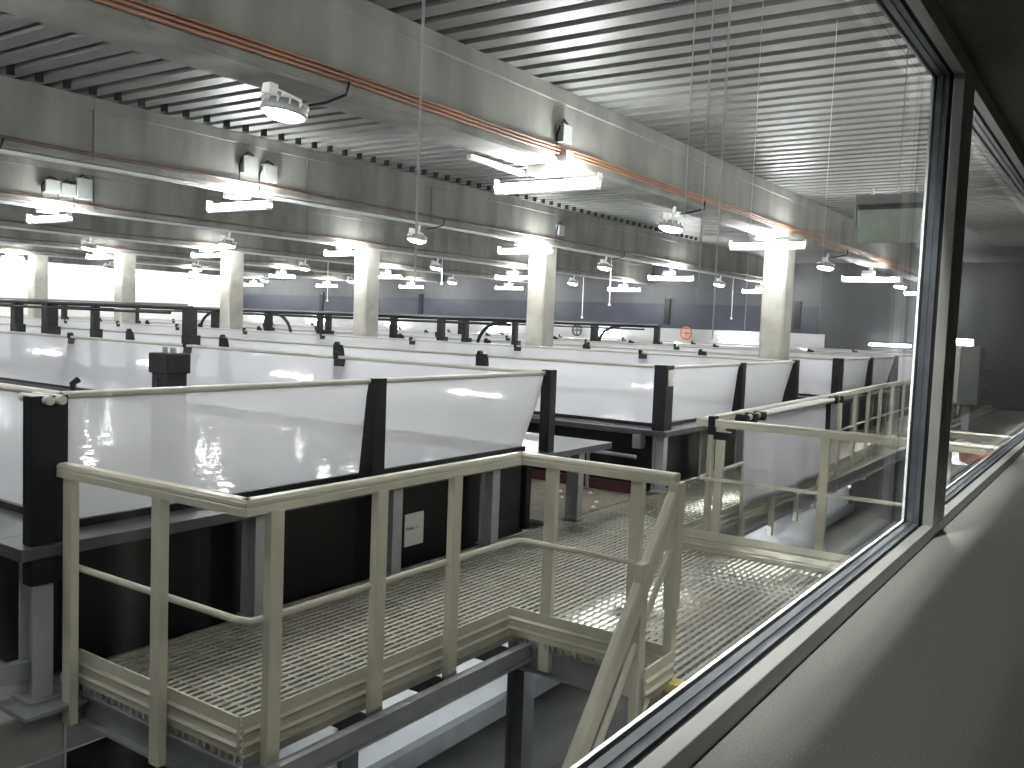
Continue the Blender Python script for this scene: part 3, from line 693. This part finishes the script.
def toe(p, q, parent, side):
    d = Vector((q[0]-p[0], q[1]-p[1], 0)).normalized(); sd = Vector((-d.y, d.x, 0))*side
    s = MB(); prof = TP(1); a = Vector((*p, .0)); b = Vector((*q, .0))
    n = len(prof); vs = [a+sd*u+Vector((0, 0, v)) for u, v in prof]+[b+sd*u+Vector((0, 0, v)) for u, v in prof]
    s.add(vs, [(i, (i+1) % n, n+(i+1) % n, n+i) for i in range(n)]+[tuple(range(n)), tuple(range(n, 2*n))[::-1]])
    s.build('toe_board', 'cream', parent)
ra = empty('guard_railing', (2.4, 2.92, 0), 'cream guard railing turning the corner in the foreground, around the narrow walkway', 'railing', 'cream guard railings')
TR = 1.105
rail_seg((2.35, 4.22), (2.40, 2.90), TR, ra); rail_seg((2.37, 2.93), (4.42, 2.93), TR, ra); rail_seg((4.39, 2.95), (4.39, 1.93), TR, ra)
mid_seg([(2.40, 4.24), (2.41, 3.0), (2.43, 2.93), (2.52, 2.92), (4.30, 2.92), (4.38, 2.90), (4.39, 2.8), (4.39, 1.95)], .585, ra)
toe((2.42, 4.19), (2.42, 2.98), ra, -1); toe((2.43, 2.97), (4.38, 2.97), ra, -1); toe((4.40, 2.97), (4.40, 1.93), ra, -1)
post(2.35, 4.15, 'y', ra); post(2.37, 3.47, 'y', ra)
for x in (2.52, 3.16, 3.74): post(x, 2.90, 'x', ra)
post(4.42, 2.72, 'y', ra); post(4.42, 2.17, 'y', ra)
s = MB(); s.box(4.345, 4.435, 1.90, 1.96, .38, 1.06); s.box(4.36, 4.42, 1.905, 1.955, -.1, .38); s.build('end_post', 'cream', ra, bevel=.004)
# bolts plates at post feet
s = MB()
for x in (3.16, 3.74): s.box(x-.075, x+.02, 2.865, 2.875, -.13, -.01)
s.build('foot_bracket', 'steel', ra)

rb = empty('guard_railing', (7.34, 3.04, 0), 'cream guard railing beyond the landing, with the pale cloth over it', 'railing', 'cream guard railings')
rail_seg((7.35, 3.07), (7.35, .66), TR, rb)
BP = [(7.33, 3.04), (9.2, 3.08), (12.0, 3.16), (15.2, 3.30), (20, 3.36), (28.8, 3.40)]
for a, b in zip(BP[:-1], BP[1:]): rail_seg(a, b, TR, rb)
mid_seg([(7.36, .66), (7.35, 2.9), (7.30, 3.0), (7.4, 3.04), (7.7, 3.04)]+BP[1:], .585, rb)
toe((7.16, .66), (7.16, 3.10), rb, 1)
for a, b in zip([(7.16, 3.10)]+BP[1:-1], BP[1:]): toe((a[0], a[1]+.02), (b[0], b[1]+.02), rb, -1)
for y in (2.86, 1.98, 1.1): post(7.36, y, 'y', rb, -.25)
def by(x):
    for a, b in zip(BP[:-1], BP[1:]):
        if a[0] <= x <= b[0]: return a[1]+(b[1]-a[1])*(x-a[0])/(b[0]-a[0])
    return BP[-1][1]
x = 7.56
while x < 28: post(x, by(x)-.02, 'x', rb, -.3); x += .95
# black cups on the corner and clamps
ck = empty('rail_clamp', (7.37, 2.98, 1.1), 'black clamp hooked over the rail corner of the far railing', 'clamp', 'black clamps on the far railing')
s = MB(); s.box(7.30, 7.40, 2.90, 2.96, .97, 1.13); s.box(7.33, 7.42, 2.78, 2.92, .93, 1.0); s.build('clamp_body', 'black', ck, bevel=.008)
# cloth over the rail
s = MB(); nx, nz = 46, 14; vs = []
for j in range(nz+1):
    v = j/nz
    for i in range(nx+1):
        u = i/nx; X = 8.3+u*(11.35-8.3)+.10*(1-u)*(1-v)*0
        zb = .20-.07*u+.006*math.sin(u*9); Z = 1.055*(1-v)+zb*v
        Y = by(X)-.06-.014*math.sin(u*22+1.5*v)*v-.007*math.sin(u*47)*v-.03*v
        vs.append((X, Y, Z))
fs = [(j*(nx+1)+i, j*(nx+1)+i+1, (j+1)*(nx+1)+i+1, (j+1)*(nx+1)+i) for j in range(nz) for i in range(nx)]
top = []
for i in range(nx+1):
    X = 8.3+(i/nx)*3.05; top.append((X, by(X), 1.115)); 
for i in range(nx+1):
    X = 8.3+(i/nx)*3.05; top.append((X, by(X)+.06, 1.06))
for i in range(nx+1):
    X = 8.3+(i/nx)*3.05; top.append((X, by(X)+.075, 1.02))
k0 = len(vs); vs += top
fs += [(i, i+1, k0+i+1, k0+i) for i in range(nx)]+[(k0+i, k0+i+1, k0+nx+1+i+1, k0+nx+1+i) for i in range(nx)]+[(k0+nx+1+i, k0+nx+2+i, k0+2*(nx+1)+i+1, k0+2*(nx+1)+i) for i in range(nx)]
s.add(vs, fs, True); o = s.build('hanging_cloth', 'cloth', loc=(9.8, 3.0, .5)); o.modifiers.new('solid', 'SOLIDIFY').thickness = .006
tag(o, 'pale blue-white cloth hanging folded over the far railing', 'cloth')
rp = empty('rolled_pole', (9, 3.1, 1.15), 'pale grey pole with black end rollers lying along the far railing above the cloth', 'pole')
MB().tube([(8.1, by(8.1)-.125, 1.06), (11.75, by(11.75)-.125, 1.06)], .03, 12).build('pole_tube', 'rim', rp)
for x in (8.05, 8.30, 8.55, 11.45, 11.7): MB().tube([(x, by(x)-.18, 1.055), (x, by(x)-.07, 1.055)], .045, 14).build('roller', 'black', rp)

# ------------------------------------------------------------------ stair towards the lower floor
st = empty('steel_stair', (4.35, 1.45, FZ), 'cream stair descending from the landing beside the window wall', 'stair')
sl = 1.11
def sp(x): return -(4.36-x)*sl
MB().sweep([(-.012, -.12), (.012, -.12), (.012, .10), (-.012, .10)], (4.36, 1.955, -.05), (3.15, 1.955, sp(3.15)-.05)).build('stringer', 'cream', st)
MB().sweep([(-.012, -.12), (.012, -.12), (.012, .10), (-.012, .10)], (4.36, 1.02, -.05), (3.15, 1.02, sp(3.15)-.05)).build('stringer', 'cream', st)
for k in range(7):
    x = 4.36-.17*(k+1); z = -.19*(k+1)
    s = MB()
    for q in range(5): s.box(x-.05+.046*q, x-.05+.046*q+.022, 1.03, 1.94, z-.03, z)
    s.box(x-.05, x+.15, 1.03, 1.05, z-.03, z-.005); s.box(x-.05, x+.15, 1.92, 1.94, z-.03, z-.005)
    s.build('tread', 'grating', st)
B(4.30, 4.392, 1.05, 1.90, -.035, .012).build('nosing', 'yellow', st)['label'] = 'yellow taped nosing at the stair top'
s = MB(); n = 10
MB().sweep([(-.032, -.085), (.032, -.085), (.034, -.03), (.03, -.01), (.016, 0), (-.016, 0), (-.03, -.01), (-.034, -.03)], (4.34, 1.935, 1.01), (2.75, 1.935, 1.01-1.59*1.135)).build('handrail', 'cream', st)
MB().tube([(4.36, 1.935, .70), (2.9, 1.935, .70-1.46*1.12)], .017, 10).build('mid_rail', 'cream', st)
B(3.985, 4.06, 1.91, 1.955, -.42, .70).build('stair_post', 'cream', st, bevel=.004)
B(3.06, 3.135, 1.91, 1.955, -1.5, -.35).build('stair_post', 'cream', st, bevel=.004)
s = MB(); p, q = (4.02, 1.89), (4.345, 1.89)
prof = TP(1); n = len(prof); vs = [Vector((p[0], p[1]-u, v)) for u, v in prof]+[Vector((q[0], q[1]-u, v)) for u, v in prof]
s.add(vs, [(i, (i+1) % n, n+(i+1) % n, n+i) for i in range(n)]+[tuple(range(n)), tuple(range(n, 2*n))[::-1]]); s.build('side_plate', 'cream', st)

# ------------------------------------------------------------------ hanging panel, things near the second window
hp = empty('hanging_display', (7.55, 1.65, 2.6), 'pale green panel in a grey frame hanging from the roof beside the right window frame', 'display')
B(7.52, 7.56, 1.42, 1.88, 2.60, 2.86).build('screen', 'green_panel', hp)
s = MB(); s.box(7.50, 7.60, 1.38, 1.91, 2.90, 2.975); s.box(7.50, 7.58, 1.38, 1.40, 2.74, 2.9); s.box(7.50, 7.58, 1.89, 1.91, 2.74, 2.9); s.build('top_frame', 'box_grey', hp, bevel=.004)
B(7.53, 7.565, 1.41, 1.885, 2.86, 2.90).build('dark_strip', 'ledge', hp)
s = MB()
for y in (1.79, 1.60, 1.47): s.tube([(7.55, y, 2.975), (7.55, y, 3.01)], .012, 8); s.tube([(7.55, y, 3.0), (7.55, y, 3.03)], .006, 6)
s.build('hook', 'white_metal', hp)
MB().tube([(7.55, 1.60, 3.02), (7.55, 1.60, 4.2)], .004, 6).build('cord', 'redpipe', hp)['label'] = 'thin red hanging cord'
cb = empty('machine_cabinet', (14.2, 1.95, FZ), 'tall grey cabinet with a strip lamp on top, seen through the second pane', 'cabinet')
B(14.0, 14.5, 1.75, 2.32, .95, 1.78).build('body', 'box_grey', cb, bevel=.01)
s = MB(); s.box(13.98, 14.0, 2.0, 2.06, .98, 1.76); s.box(13.98, 14.0, 2.12, 2.2, .98, 1.76); s.build('door_stripe', 'white_metal', cb)
s = MB(); s.box(14.1, 14.2, 1.85, 1.95, FZ, .95); s.box(14.1, 14.2, 2.15, 2.25, FZ, .95); s.build('leg', 'steel_leg', cb)
o = empty('strip_lamp', (14.1, 2.0, 1.8), 'bright strip lamp on top of the grey cabinet behind the second pane', 'lamp')
B(14.08, 14.16, 1.88, 2.30, 1.785, 1.80).build('strip_holder', 'white_metal', o)
B(14.06, 14.18, 1.88, 2.30, 1.80, 1.87).build('strip_tube', 'tube', o)
rc = empty('guard_railing', (11, 1.2, 0), 'low cream railing seen through the second pane', 'railing', 'cream guard railings')
rail_seg((9.6, 1.60), (9.6, .66), .98, rc)
for y in (1.5, .8): post(9.6, y, 'y', rc, FZ, .92)
o = MB().lathe((9.75, 1.22, .65), [(.02, 0), (.11, .03), (.13, .10), (.10, .17), (.03, .19)], 16).build('orange_float', 'orange', loc=(9.75, 1.22, .65)); tag(o, 'orange float resting beyond the low railing in the second pane', 'float')
tag(B(9.66, 12.5, .63, 1.7, .57, .65).build('side_platform', 'steel', loc=(10, 1.2, .57)), 'grey side platform holding the orange float', 'platform')
